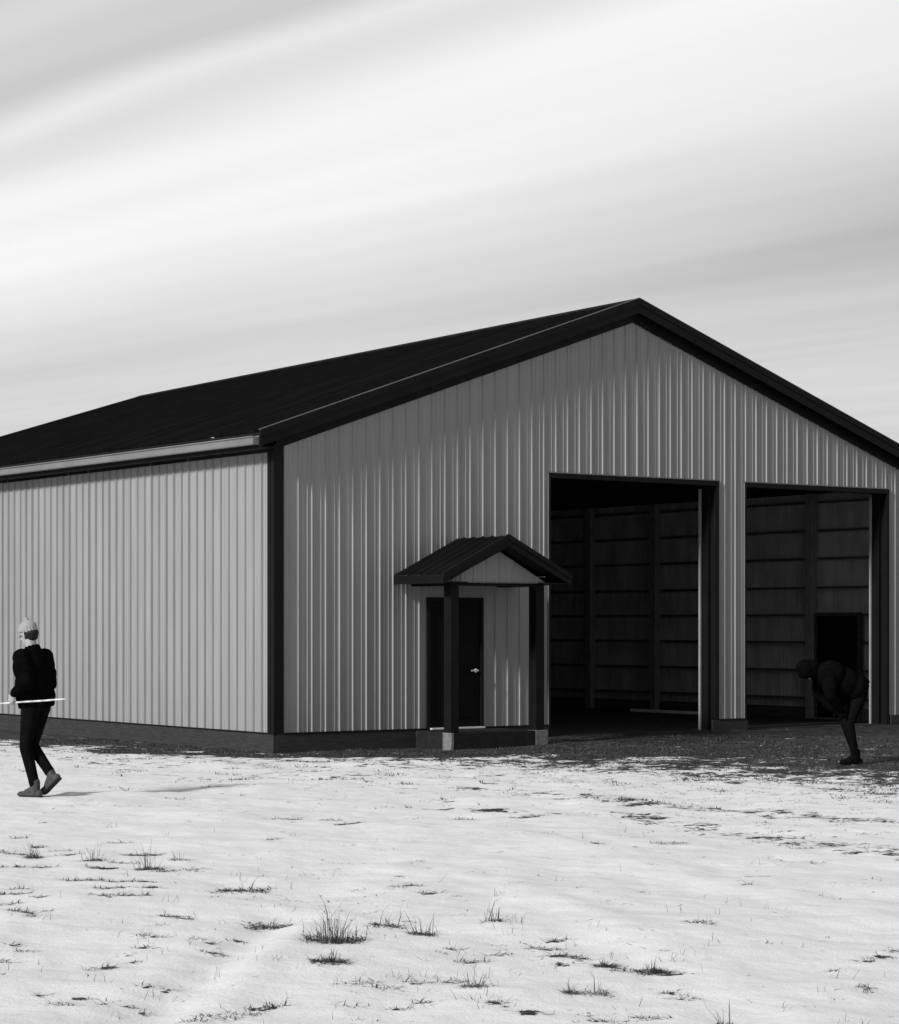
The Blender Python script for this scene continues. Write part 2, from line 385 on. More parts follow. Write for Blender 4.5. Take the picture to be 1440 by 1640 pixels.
B('porch_slab', MAT['conc_d'], barn, 2.337, 3.785, -1.008, -.06, -.1, .248, bev=.008)

# ------------------------------------------------------------------ floor in the barn
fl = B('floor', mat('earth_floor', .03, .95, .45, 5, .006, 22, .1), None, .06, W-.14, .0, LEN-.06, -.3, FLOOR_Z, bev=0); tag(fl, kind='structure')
bd = B('board', mat('white_painted_board', .85, .6, .08, 9), None, 12.20, 12.26, 4.75, 6.85, FLOOR_Z, FLOOR_Z+.055, bev=.006)
tag(bd, 'pale narrow board lying on the dark floor inside the left bay', 'board')

# ------------------------------------------------------------------ ground
def px_ground(u, v, z=0.0):
    t = (CZ-z)*F/(v-1001); a = (u-720)/F
    return (CX+t*(FWD.x+a*RGT.x), CY+t*(FWD.y+a*RGT.y), t)
class VNoise:
    def __init__(s, seed): s.t = np.random.default_rng(seed).random((256, 256)).astype(np.float32)
    def __call__(s, x, y):
        xi = np.floor(x).astype(int); yi = np.floor(y).astype(int); fx = x-xi; fy = y-yi
        fx = fx*fx*(3-2*fx); fy = fy*fy*(3-2*fy); t = s.t
        a = t[xi % 256, yi % 256]; b = t[(xi+1) % 256, yi % 256]; c = t[xi % 256, (yi+1) % 256]; d = t[(xi+1) % 256, (yi+1) % 256]
        return (a*(1-fx)+b*fx)*(1-fy)+(c*(1-fx)+d*fx)*fy
    def fbm(s, x, y, o=4, r=.5):
        v = 0; am = 1; tot = 0
        for i in range(o): v = v+am*s(x*2**i+17.3*i, y*2**i+9.1*i); tot += am; am *= r
        return v/tot
vn = VNoise(3); vn2 = VNoise(8)
def sm(x): x = np.clip(x, 0, 1); return x*x*(3-2*x)
def to_view(x, y):
    dx, dy = x-CX, y-CY; d = np.maximum(dx*FWD.x+dy*FWD.y, .5); s = dx*RGT.x+dy*RGT.y
    return 720+s/d*F, d
def seg_dist(x, y, p, q):
    px, py = p; qx, qy = q; l2 = (qx-px)**2+(qy-py)**2
    t = ((x-px)*(qx-px)+(y-py)*(qy-py))/l2; tc_ = np.clip(t, 0, 1)
    side = ((x-px)*(qy-py)-(y-py)*(qx-px))/math.sqrt(l2)
    return np.hypot(x-px-tc_*(qx-px), y-py-tc_*(qy-py)), side, t
RIDGES = [((840, 1425), (1340, 1650), .24, .026), ((620, 1390), (1120, 1455), .3, .016), ((1040, 1460), (1420, 1640), .3, .006),
          ((455, 1470), (250, 1630), .20, -.045), ((490, 1480), (300, 1640), .16, .025), ((800, 1330), (1430, 1480), .3, .02), ((150, 1290), (700, 1330), .4, .02)]
RW = [(px_ground(*a)[:2], px_ground(*b)[:2], w_, h_) for a, b, w_, h_ in RIDGES]
def height(x, y):
    z = (vn.fbm(x*.35, y*.35, 3)-.5)*.10 + (vn2.fbm(x*1.5, y*1.5, 3)-.5)*.055
    z = z + (vn.fbm(x*6, y*6, 2)-.5)*.010
    for p, q, w_, h_ in RW:
        d, s, t = seg_dist(x, y, p, q); z = z + h_*np.exp(-(d/w_)**2)
    # level out towards the barn, gravel apron up to the bays
    dbx = np.maximum(np.maximum(-x, x-W), 0); dby = np.maximum(np.maximum(-y, y-LEN), 0); db = np.hypot(dbx, dby)
    z = z*sm((db-.1)/3.0)*.95 + (vn2.fbm(x*3, y*3, 3)-.5)*.03
    ap = sm((x-2.0)/3.0)*sm(1-(-y)/2.6)*(x < W+3)*.085
    z = z + ap
    inside = (x > .03) & (x < W-.03) & (y > .03) & (y < LEN-.03)
    return np.where(inside, -.2, z)
MATS = [(20, 1363, 90), (0, 1384, 90), (60, 1385, 60), (95, 1360, 40), (110, 1366, 40), (215, 1366, 50), (165, 1388, 60), (290, 1391, 80), (200, 1379, 50), (125, 1409, 60), (135, 1412, 60), (165, 1425, 40),
 (60, 1355, 30), (30, 1338, 30), (190, 1349, 40), (250, 1366, 30), (190, 1412, 50), (230, 1414, 50), (210, 1441, 60), (160, 1443, 50), (190, 1426, 40), (245, 1426, 40), (62, 1440, 30), (20, 1435, 60), (5, 1450, 60), (30, 1424, 40), (35, 1466, 50), (78, 1460, 24), (50, 1474, 30),
 (240, 1503, 50), (225, 1519, 30), (275, 1470, 50), (255, 1482, 30), (300, 1472, 30), (345, 1527, 50), (380, 1503, 30), (335, 1515, 24), (320, 1506, 20), (175, 1549, 40), (145, 1552, 20), (20, 1515, 24), (40, 1525, 40), (10, 1538, 30), (218, 1542, 20),
 (235, 1583, 24), (268, 1584, 20), (70, 1591, 24), (90, 1609, 40), (108, 1612, 30), (130, 1598, 30), (165, 1609, 20), (205, 1608, 26), (180, 1602, 20), (230, 1614, 26), (350, 1630, 70), (390, 1624, 60), (420, 1616, 60), (310, 1634, 40), (440, 1614, 40),
 (455, 1311, 60), (530, 1312, 40), (560, 1322, 50), (740, 1311, 40), (845, 1308, 60), (650, 1424, 50), (690, 1437, 40), (730, 1440, 22), (420, 1407, 18), (440, 1345, 36), (1073, 1355, 60), (1200, 1423, 26), (955, 1358, 20),
 (890, 1511, 50), (870, 1526, 60), (905, 1538, 60), (930, 1541, 40), (990, 1555, 40), (1075, 1563, 50), (1055, 1556, 30), (905, 1548, 36), (755, 1545, 60), (800, 1535, 40), (725, 1525, 30), (580, 1582, 60), (620, 1584, 50), (670, 1579, 50), (725, 1577, 50), (560, 1613, 40), (680, 1608, 40), (640, 1616, 40), (790, 1612, 40),
 (1075, 1592, 24), (1100, 1600, 44), (1410, 1538, 50), (1430, 1530, 30), (1385, 1546, 30), (1385, 1586, 36), (1390, 1592, 20), (1330, 1560, 16), (965, 1636, 40), (1050, 1632, 60), (935, 1624, 24), (845, 1624, 30), (1250, 1345, 30), (1290, 1365, 44), (1305, 1384, 30), (1420, 1375, 26)]
BL = [(-400, 1174), (0, 1191), (100, 1198), (200, 1205), (440, 1214), (720, 1217), (1000, 1218), (1200, 1222), (1440, 1236), (1900, 1260)]
def bare(x, y):
    """share of dead turf showing through the snow"""
    u, d = to_view(x, y)
    v = 1001+CZ*F/d
    vb = np.interp(u, [b[0] for b in BL], [b[1] for b in BL])
    tb = CZ*F/(vb-1001)
    dd = d-tb                       # metres behind the snow edge
    b = sm(.5+dd/2.2+(vn.fbm(x*.8, y*.8, 4, .6)-.5)*2.2)*(.80+.35*(vn2.fbm(x*1.7, y*1.7, 3)-.2))
    # half melted zone in front, mostly to the right
    rz = sm((u-350)/900)
    half = sm(1+(dd+.5)/(1.8+4.2*rz))*(.46+.20*rz)
    # wheel-worn streaks crossing to the right
    p, q = px_ground(760, 1262)[:2], px_ground(1500, 1330)[:2]
    for (a1, a2, ww) in (((760, 1262), (1500, 1322), .5), ((640, 1290), (1200, 1318), .25), ((980, 1300), (1500, 1380), .55), ((1060, 1240), (1500, 1280), .6)):
        dl, s, t = seg_dist(x, y, px_ground(*a1)[:2], px_ground(*a2)[:2]); half = np.maximum(half, np.exp(-(dl/ww)**2)*.46)
    h2 = sm((u-300)*-1/300)*sm(1+(dd+1.)/3.0)*.30
    h3 = (.10+sm(1+(dd+.5)/10)*.24)*np.ones_like(u)
    out = np.maximum(np.maximum(b, h3), np.maximum(half, h2))
    for (u0, v0, wp) in MATS:
        x0, y0, t0 = px_ground(u0, v0); Wd = wp*t0/F
        e = ((x-x0)*RGT.x+(y-y0)*RGT.y)/(Wd*.5), ((x-x0)*FWD.x+(y-y0)*FWD.y)/max(.07, Wd*.32)
        out = np.maximum(out, .60*np.exp(-(e[0]**4+e[1]**2)))
    return out
def axis(lo, hi, step, far, g=1.22):
    c = list(np.arange(lo, hi+step/2, step)); s = step
    a, b = c[0], c[-1]; left = []; right = []
    s = step
    while a > -far: s *= g; a -= s; left.append(a)
    s = step
    while b < far: s *= g; b += s; right.append(b)
    return np.array(left[::-1]+c+right)
ax = axis(-15, 14, .05, 3000); ay = axis(-22, 1.5, .05, 3000)
X, Y = np.meshgrid(ax, ay); Z = height(X, Y); Z = np.where((np.abs(X) > 200) | (np.abs(Y) > 200), 0, Z)
nx, ny = len(ax), len(ay)
co = np.stack([X, Y, Z], -1).reshape(-1, 3).astype(np.float32)
idx = np.arange(nx*ny).reshape(ny, nx)
fc = np.stack([idx[:-1, :-1], idx[:-1, 1:], idx[1:, 1:], idx[1:, :-1]], -1).reshape(-1, 4)
me = bpy.data.meshes.new('ground'); me.vertices.add(len(co)); me.vertices.foreach_set('co', co.ravel())
me.loops.add(fc.size); me.loops.foreach_set('vertex_index', fc.ravel().astype(np.int32))
me.polygons.add(len(fc)); me.polygons.foreach_set('loop_start', np.arange(0, fc.size, 4, dtype=np.int32))
me.polygons.foreach_set('use_smooth', np.ones(len(fc), dtype=bool)); me.update(calc_edges=True)
at = me.attributes.new('bare', 'FLOAT', 'POINT'); at.data.foreach_set('value', bare(X, Y).ravel().astype(np.float32))
mud = sm((X-3.6)/1.5)*sm((Y+2.6)/1.6)*(X < W+2)*(.55+.9*(vn.fbm(X*1.3, Y*1.3, 3)-.3))
at = me.attributes.new('wet_earth', 'FLOAT', 'POINT'); at.data.foreach_set('value', np.clip(mud, 0, 1).ravel().astype(np.float32))
m = bpy.data.materials.new('snow_over_turf'); m.use_nodes = True; t = m.node_tree; p = t.nodes['Principled BSDF']
def noise(sc, det=5, rough=.55, vec=None, stretch=None):
    n = N(t, 'ShaderNodeTexNoise'); n.inputs['Scale'].default_value = sc; n.inputs['Detail'].default_value = det; n.inputs['Roughness'].default_value = rough
    t.links.new(pos, n.inputs['Vector']); return n.outputs['Fac']
pos = N(t, 'ShaderNodeNewGeometry').outputs['Position']
att = N(t, 'ShaderNodeAttribute', attribute_name='bare').outputs['Fac']
nz = M_(t, 'ADD', M_(t, 'MULTIPLY', noise(1.5, 4, .6), .32), M_(t, 'ADD', M_(t, 'MULTIPLY', noise(4.8, 4, .6), .40), M_(t, 'MULTIPLY', noise(24, 4, .65), .28)))
th = M_(t, 'ADD', M_(t, 'MULTIPLY_ADD', nz, 3.4, -1.70), M_(t, 'MULTIPLY_ADD', att, 1.0, -.5))
mask = M_(t, 'MULTIPLY', th, 9.0, clamp=True)
sr = N(t, 'ShaderNodeValToRGB'); e = sr.color_ramp.elements; e[0].position = .3; e[1].position = .7
e[0].color = (.55, .55, .55, 1); e[1].color = (.66, .66, .66, 1)
t.links.new(M_(t, 'ADD', M_(t, 'MULTIPLY', noise(1.1, 6, .6), .5), M_(t, 'MULTIPLY', noise(38, 3, .7), .5)), sr.inputs[0])
gr = N(t, 'ShaderNodeValToRGB'); e = gr.color_ramp.elements; e[0].position = .42; e[1].position = .60
e[0].color = (.004, .004, .004, 1); e[1].color = (.075, .075, .075, 1)
t.links.new(M_(t, 'ADD', M_(t, 'MULTIPLY', noise(4, 7, .75), .4), M_(t, 'MULTIPLY', noise(30, 6, .8), .6)), gr.inputs[0])
mx = N(t, 'ShaderNodeMix', data_type='RGBA'); t.links.new(mask, mx.inputs[0]); t.links.new(sr.outputs[0], mx.inputs[6]); t.links.new(gr.outputs[0], mx.inputs[7])
wet = N(t, 'ShaderNodeAttribute', attribute_name='wet_earth').outputs['Fac']
er = N(t, 'ShaderNodeValToRGB'); e = er.color_ramp.elements; e[0].position = .35; e[1].position = .7; e[0].color = (.006, .006, .006, 1); e[1].color = (.04, .04, .04, 1)
t.links.new(noise(7, 7, .7), er.inputs[0])
mx2 = N(t, 'ShaderNodeMix', data_type='RGBA'); t.links.new(M_(t, 'MULTIPLY_ADD', M_(t, 'ADD', wet, M_(t, 'MULTIPLY', nz, .8)), 3.0, -2.2, clamp=True), mx2.inputs[0]); t.links.new(mx.outputs[2], mx2.inputs[6]); t.links.new(er.outputs[0], mx2.inputs[7])
t.links.new(mx2.outputs[2], p.inputs['Base Color']); p.inputs['Roughness'].default_value = .85; p.inputs['Specular IOR Level'].default_value = .12
hgt = M_(t, 'ADD', M_(t, 'MULTIPLY', noise(7, 5, .55), .016), M_(t, 'MULTIPLY', noise(60, 3, .6), .0055))
hgt2 = M_(t, 'SUBTRACT', hgt, M_(t, 'MULTIPLY', mask, .014))
bp = N(t, 'ShaderNodeBump'); bp.inputs['Distance'].default_value = 1; bp.inputs['Strength'].default_value = .8
t.links.new(hgt2, bp.inputs['Height']); t.links.new(bp.outputs[0], p.inputs['Normal'])
tag(link('snowy_ground', me, m), kind='structure')
def hz(x, y): return float(height(np.array([x]), np.array([y]))[0])

# ------------------------------------------------------------------ dead grass
dead = mat('dead_grass', .055, .85, .6, 60, 0, 5, .1)
dead_pale = mat('pale_straw', .13, .8, .4, 60, 0, 5, .1)
def blades(specs):
    """specs rows: x,y,z,height,lean_x,lean_y,width -> arrays (two bent segments, one tip)"""
    s = np.array(specs, dtype=np.float64); n = len(s)
    ang = rng.random(n)*math.pi; wx, wy = np.cos(ang)*s[:, 6]/2, np.sin(ang)*s[:, 6]/2
    b = s[:, :3]; mid = b+np.stack([s[:, 4]*(.35+rng.normal(0, .25, n)), s[:, 5]*(.35+rng.normal(0, .25, n)), s[:, 3]*rng.uniform(.5, .78, n)], -1); tip = b+np.stack([s[:, 4], s[:, 5], s[:, 3]], -1)
    o = np.stack([wx, wy, np.zeros(n)], -1)
    V = np.stack([b-o, b+o, mid+o*.7, mid-o*.7, tip], 1).reshape(-1, 3)
    k = np.arange(n)*5
    return V, k
def blade_mesh(name, specs, m, parent=None, origin=(0, 0, 0)):
    V, k = blades(specs); V = V-np.array(origin)
    me = bpy.data.meshes.new(name)
    q = np.stack([k, k+1, k+2, k+3], -1); tr = np.stack([k+3, k+2, k+4], -1)
    me.vertices.add(len(V)); me.vertices.foreach_set('co', V.astype(np.float32).ravel())
    li = np.concatenate([q.ravel(), tr.ravel()]).astype(np.int32)
    me.loops.add(len(li)); me.loops.foreach_set('vertex_index', li)
    ls = np.concatenate([np.arange(len(q))*4, len(q)*4+np.arange(len(tr))*3]).astype(np.int32)
    me.polygons.add(len(ls)); me.polygons.foreach_set('loop_start', ls); me.update(calc_edges=True); me.validate()
    o = link(name, me, m, parent); o.location = origin; return o
def tuft_specs(u, v, hpx, wpx, n, mat_n, tall=.4, fan=.5):
    """clump standing at photo position u,v, hpx high and wpx wide"""
    x0, y0, t = px_ground(u, v); s = t/F; H, Wd = hpx*s, wpx*s; out = []
    for i in range(n):
        a = random.gauss(0, .33)*Wd*.62; b = random.gauss(0, .3)*Wd*.45
        x = x0+RGT.x*a+FWD.x*b; y = y0+RGT.y*a+FWD.y*b
        h = H*(.15+1.1*random.random()**1.9)*(.8+.3*math.sin(a/Wd*11+u))*math.exp(-(a/Wd*1.3)**2)
        lean = a*.5+random.gauss(0, .30)*h*fan*2
        out.append((x, y, hz(x, y)-.01, h, RGT.x*lean+random.gauss(0, .2)*h, RGT.y*lean+random.gauss(0, .2)*h, random.uniform(.002, .0058)))
    for i in range(mat_n):
        a = random.uniform(-.5, .5)*Wd; b = random.gauss(0, .25)*min(Wd, .35)+math.sin(a*9+u)*.03
        x = x0+RGT.x*a+FWD.x*b; y = y0+RGT.y*a+FWD.y*b
        out.append((x, y, hz(x, y)-.004, random.uniform(.004, .022), random.gauss(0, .045), random.gauss(0, .045), random.uniform(.004, .011)))
    return (x0, y0), out
TUFTS = [
 (536, 1514, 62, 95, 210, 420, 'largest bushy tuft of dead grass, near the bottom centre of the snow'),
 (528, 1553, 26, 56, 130, 260, 'low dense dark grass clump just below the largest bushy tuft'),
 (53, 1369, 34, 30, 60, 130, 'small upright dark tuft nearest to the left edge, beyond the other tufts'),
 (150, 1374, 40, 34, 60, 120, 'narrow scruffy tuft between the left-edge tuft and the wide dark mat'),
 (240, 1389, 44, 46, 45, 220, 'wispy tuft rising from the left end of a wide dark grass mat'),
 (287, 1376, 26, 30, 16, 60, 'sparse few-stalk tuft right behind the wide dark grass mat'),
 (620, 1486, 46, 52, 24, 150, 'tall sparse stalks just up and right of the largest bushy tuft'),
 (676, 1503, 44, 40, 30, 150, 'thin upright stalks on a short dark mat, right of the largest tuft'),
 (390, 1428, 22, 84, 24, 420, 'ragged dark grass mat with one thin tall stalk, left of centre'),
 (432, 1479, 34, 72, 22, 330, 'arched dark mat with two splayed stalks left of the largest tuft'),
 (1045, 1559, 26, 52, 90, 220, 'spiky dark tuft furthest right in the bottom row'),
 (970, 1552, 17, 34, 50, 150, 'small spiky clump left of the furthest right spiky tuft'),
 (914, 1598, 26, 20, 60, 70, 'small dark pointed clump at the bottom, beside pale stalks'),
 (958, 1596, 40, 40, 24, 50, 'pale thin forked stalks right of the small pointed clump'),
 (790, 1484, 40, 40, 24, 60, 'curved thin stalks scattered on clean snow right of centre'),
 (764, 1587, 52, 44, 26, 110, 'tall pale stalks at the end of the lowest grass row'),
 (1122, 1491, 28, 44, 10, 50, 'lone few-stalk tuft on open snow at the lower right'),
 (1158, 1642, 64, 24, 12, 20, 'tall bare stalks cut by the bottom edge of the photo'),
]
for (u, v, h, wd_, n, mn, lab) in TUFTS:
    (x0, y0), sp = tuft_specs(u, v, h, wd_, n, mn)
    o = blade_mesh('grass_tuft', sp, dead_pale if 'pale' in lab else dead, None, (x0, y0, hz(x0, y0)))
    tag(o, lab, 'grass tuft', 'dead grass tufts poking through the snow')
# scattered mats and single blades: nobody could count them
sp = []
def add_mat(u, v, wpx, dens=1.0, hi=.03):
    x0, y0, t = px_ground(u, v); Wd = wpx*t/F; n = int(Wd*Wd*.3*3200*dens)+int(Wd*330*dens)
    ph = random.random()*6; dep = min(.22, Wd*.35)
    for i in range(n):
        a = random.uniform(-.5, .5)*Wd; b = random.gauss(0, .4)*dep*(1-(2*a/Wd)**2)+math.sin(a*7+ph)*dep*.8
        x = x0+RGT.x*a+FWD.x*b; y = y0+RGT.y*a+FWD.y*b
        sp.append((x, y, 0, random.uniform(.002, hi*.5) if random.random() < .85 else random.uniform(.01, hi*1.3), random.gauss(0, .045), random.gauss(0, .045), random.uniform(.003, .009)))
for u, v, wp in MATS: add_mat(u, v, wp)
# small ones at random, in loose clusters
for c in range(95):
    v = 1225+415*random.random()**1.25; u = random.uniform(-30, 1470)
    for k in range(random.randint(2, 7)):
        s = 7000/(CZ*F/(v-1001))/300
        add_mat(u+random.gauss(0, 45), v+random.gauss(0, 9)*(v-1001)/500, random.uniform(5, 20), .55, .018)
for c in range(430):
    u = 760+710*random.random()**.8; v = 1232+random.random()**1.3*(25+75*min(1, (u-700)/600))
    add_mat(u, v+(u-1100)*.03, random.uniform(5, 26), .5, .02)
for c in range(170):
    add_mat(random.uniform(-20, 900), 1222+random.random()**1.6*90, random.uniform(4, 22), .5, .018)
# single stalks
for c in range(260):
    v = random.uniform(1300, 1660); u = random.uniform(-20, 1460)
    if random.random() < .5: u = random.gauss(650, 330); v = random.gauss(1520, 70)
    if v < 1250: continue
    x, y, t = px_ground(u, v); h = random.uniform(.02, .09)
    for j in range(random.randint(1, 4)):
        x2, y2 = x+random.gauss(0, .03), y+random.gauss(0, .03)
        sp.append((x2, y2, 0, h*random.uniform(.5, 1), random.gauss(0, .03), random.gauss(0, .03), random.uniform(.002, .0035)))
a = np.array(sp); a[:, 2] = height(a[:, 0], a[:, 1])-.006
tag(blade_mesh('dead_grass', a, dead), 'scattered dead grass blades and matted patches showing through the snow', 'grass', kind='stuff')
# turf along the barn: short matted blades
n = 150000
uu = rng.uniform(-60, 1500, n); dd = rng.uniform(22.5, 36, n)
aa = (uu-720)/F; xs = CX+dd*(FWD.x+aa*RGT.x); ys = CY+dd*(FWD.y+aa*RGT.y)
bv = bare(xs, ys); nn = vn.fbm(xs*2.2, ys*2.2, 4, .6)
keep = (rng.random(n) < np.clip((bv*.9+nn*1.8-1.42)*3.5, 0, 1)) & ~((xs > -.06) & (ys > -.06)) & ~((xs > 2.2) & (xs < 4.05) & (ys > -1.05) & (ys < 0))
keep &= ~((xs > 4.2) & (ys > -1.2) & (rng.random(n) < .75))
xs, ys = xs[keep], ys[keep]; k = len(xs)
arr = np.stack([xs, ys, height(xs, ys)-.008, rng.uniform(.008, .05, k)*rng.uniform(.4, 1, k), rng.normal(0, .03, k), rng.normal(0, .03, k), rng.uniform(.005, .015, k)], -1)
tag(blade_mesh('dead_turf', arr[::2], mat('turf_blades', .022, .85, .7, 40, 0, 5, .1)), 'band of short dead turf along the foot of the barn', 'grass', kind='stuff')
tag(blade_mesh('dead_turf', arr[1::2], mat('turf_straw', .07, .85, .85, 2.5, 0, 5, .1)), 'pale straw blades among the turf along the foot of the barn', 'grass', kind='stuff')

# ------------------------------------------------------------------ people
def cap(bm, p, q, r0, r1, seg=14, flat=None):
    p, q = Vector(p), Vector(q); d = q-p; l = max(d.length, 1e-5)
    rot = d.to_track_quat('Z', 'Y').to_matrix().to_4x4()
    bmesh.ops.create_cone(bm, cap_ends=True, segments=seg, radius1=r0, radius2=r1, depth=l, matrix=Matrix.Translation((p+q)/2) @ rot)
    for c, r in ((p, r0), (q, r1)): bmesh.ops.create_icosphere(bm, subdivisions=2, radius=r, matrix=Matrix.Translation(c))
def ell(bm, c, r, rot=None):
    mt = Matrix.Translation(c)
    if rot is not None: mt = mt @ rot
    bmesh.ops.create_icosphere(bm, subdivisions=3, radius=1, matrix=mt @ Matrix.Diagonal((*r, 1)))
def fused(name, bm, m, parent, vox=.008, smooth=3):
    o = obj(name, bm, m, parent)
    r = o.modifiers.new('r', 'REMESH'); r.mode = 'VOXEL'; r.voxel_size = vox; r.use_smooth_shade = True
    if smooth: s = o.modifiers.new('s', 'SMOOTH'); s.factor = .5; s.iterations = smooth
    return o
SKIN = mat('skin', .30, .55, .06, 20, 0, 5, .3)
BLK = mat('black_jacket_cloth', .003, .9, .3, 12, .012, 9, .0)
TRO = mat('dark_trouser_cloth', .005, .95, .25, 16, .006, 14, .0)
BOOT = mat('grey_boot_leather', .05, .7, .25, 20, .001, 40, .2)
HAT = mat('light_grey_knit', .27, .95, .12, 60, .002, 120, .05)
HAIR = mat('dark_hair', .012, .8, .3, 80, .002, 120, .2)
EYE = mat('eye_dark', .01, .3, 0, 5)
def hand(bm, wrist, d, palm_n, curl, side):
    """palm and five fingers; d: direction of the palm, palm_n: towards the palm's inside, curl 0..1"""
    d = Vector(d).normalized(); n = Vector(palm_n); n = (n-d*n.dot(d)).normalized(); s = d.cross(n)*side
    w = Vector(wrist); pc = w+d*.05
    rot = Matrix((d, s, n)).transposed().to_4x4()
    ell(bm, pc, (.052, .040, .017), rot); cap(bm, w-d*.03, w+d*.02, .026, .024)
    for i, (off, ln, r) in enumerate(((-.030, .070, .0088), (-.010, .080, .0092), (.010, .074, .0088), (.029, .058, .0078))):
        p0 = w+d*(.088-abs(off)*.2)+s*off; dr = d.copy(); a = 0
        for k, f in enumerate((.45, .32, .23)):
            a += curl*(.95 if k else .75); dr = d*math.cos(a)+n*math.sin(a); p1 = p0+dr*ln*f*1.15; cap(bm, p0, p1, r*(1-k*.08), r*(.92-k*.08), 8); p0 = p1
    p0 = w+d*.025-s*.030+n*.004; p1 = p0+(d*.6-s*.7+n*.35)*.036; p2 = p1+(d*.75-s*.1+n*.75*curl)*.034
    cap(bm, p0, p1, .0125, .0105, 8); cap(bm, p1, p2, .0102, .0085, 8)
def person(loc, rz, J, label, hat, jr=1.0, hood=False):
    """J: joints in a frame with +X forwards; returns the parent"""
    root = tag(empty('person', loc, rz), label, 'person')
    V = {k: Vector(v) for k, v in J.items() if k != 'curl'}
    up = (V['head']-V['neck']).normalized(); look = V['look'].normalized(); look = (look-up*look.dot(up)).normalized(); lat = up.cross(look)
    R3 = Matrix((look, lat, up)).transposed().to_4x4(); H = V['head']
    P = lambda a, b, c: H+look*a+lat*b+up*c
    bm = bmesh.new()
    ell(bm, P(-.008, 0, .035), (.095, .075, .085), R3); ell(bm, P(.015, 0, -.045), (.072, .058, .078), R3); ell(bm, P(.055, 0, -.095), (.026, .03, .02), R3)
    cap(bm, P(.082, 0, .012), P(.108, 0, -.03), .008, .013, 10); ell(bm, P(.082, 0, .03), (.016, .05, .012), R3)
    ell(bm, P(.080, 0, -.066), (.014, .026, .006), R3); ell(bm, P(.078, 0, -.079), (.013, .021, .006), R3)
    for s in (-1, 1):
        ell(bm, P(-.005, s*.078, -.01), (.018, .008, .032), R3); ell(bm, P(.066, s*.042, -.03), (.018, .016, .016), R3)
    cap(bm, V['neck'], P(-.01, 0, -.05), .062, .055)
    cap(bm, V['neck'], V['chest'], .07, .12); cap(bm, V['chest'], V['pelvis'], .125, .12)
    for s in 'LR':
        cap(bm, V['chest'], V['sh'+s], .08, .05); cap(bm, V['sh'+s], V['el'+s], .048, .038); cap(bm, V['el'+s], V['wr'+s], .037, .026)
        hand(bm, V['wr'+s], V['hd'+s], V['pn'+s], J.get('curl', 1), 1 if s == 'L' else -1)
        cap(bm, V['pelvis'], V['hip'+s], .10, .085); cap(bm, V['hip'+s], V['kn'+s], .08, .052); cap(bm, V['kn'+s], V['an'+s], .05, .036)
        pass
    body = fused('body', bm, SKIN, root, .0062, 2)
    for s in (() if hood else (-1, 1)):
        b2 = bmesh.new(); ell(b2, P(.083, s*.031, .008), (.008, .012, .007), R3); obj('eye', b2, EYE, body, True)
    # jacket
    bm = bmesh.new(); tilt = (V['chest']-V['pelvis']).normalized(); fw = Vector((1, 0, 0)); fw = (fw-tilt*fw.dot(tilt)).normalized(); RT = Matrix((fw, tilt.cross(fw), tilt)).transposed().to_4x4()
    mid = (V['chest']+V['pelvis'])/2
    ell(bm, V['chest']+tilt*.02, (.165*jr, .215*jr, .20), RT); ell(bm, mid, (.168*jr, .20*jr, .22), RT); ell(bm, V['pelvis']+tilt*.05, (.172*jr, .20*jr, .15), RT)
    for i in range(12):      # hem
        a = i*math.tau/12; c = V['pelvis']-tilt*.035+RT.to_3x3() @ Vector((math.cos(a)*.135*jr, math.sin(a)*.16*jr, 0)); cap(bm, c, c+tilt*.1, .03, .035, 8)
    for i in range(10):      # collar
        a = i*math.tau/10; c = V['neck']+R3.to_3x3() @ Vector((math.cos(a)*.066-.01, math.sin(a)*.066, .005)); cap(bm, c-up*.04, c+up*.018, .026, .018, 8)
    for s in 'LR':
        cap(bm, V['chest']+tilt*.08, V['sh'+s], .11, .085*jr); cap(bm, V['sh'+s], V['el'+s], .082*jr, .065*jr); 
        e2 = V['el'+s].lerp(V['wr'+s], .86); cap(bm, V['el'+s], e2, .064*jr, .046*jr); cap(bm, e2, V['wr'+s].lerp(V['el'+s], .03), .041, .038)
        for k in (.3, .62): c = V['sh'+s].lerp(V['el'+s], k); bmesh.ops.create_icosphere(bm, subdivisions=2, radius=.083*jr, matrix=Matrix.Translation(c))
    fused('jacket', bm, BLK, root, .010, 3)
    bm = bmesh.new(); ell(bm, V['pelvis']-tilt*.0, (.13, .165, .12), RT)
    for s in 'LR':
        cap(bm, V['hip'+s], V['kn'+s], .097, .066); cap(bm, V['kn'+s], V['an'+s].lerp(V['kn'+s], .10), .066, .052); cap(bm, V['pelvis'], V['hip'+s], .11, .097)
        for k in (.0, .25): c = V['an'+s].lerp(V['kn'+s], .12+k*.3); bmesh.ops.create_icosphere(bm, subdivisions=2, radius=.057, matrix=Matrix.Translation(c))
    fused('trousers', bm, TRO, root, .010, 3)
    for s in 'LR':
        bm = bmesh.new(); f = V['ft'+s].normalized(); A = V['an'+s]; dn = (A-V['kn'+s]).normalized(); dn = (dn-f*dn.dot(f)).normalized()
        cap(bm, A-dn*.06, A+dn*.03, .05, .048); heel = A-f*.045+dn*.055; toe = A+f*.155+dn*.065
        cap(bm, heel, toe, .038, .032); cap(bm, A, A+f*.11+dn*.05, .045, .035); ell(bm, toe+f*.01, (.05, .045, .03), Matrix((f, dn.cross(f), dn)).transposed().to_4x4())
        bt = fused('boot', bm, TRO if hood else BOOT, root, .007, 2)
        bm = bmesh.new(); Rb = Matrix((f, dn.cross(f), dn)).transposed().to_4x4()
        for q in range(9): k = q/8; ell(bm, heel.lerp(toe, k*1.05)+dn*.034, (.042, .036+.01*k, .012), Rb)
        fused('sole', bm, HAIR, bt, .006, 1)
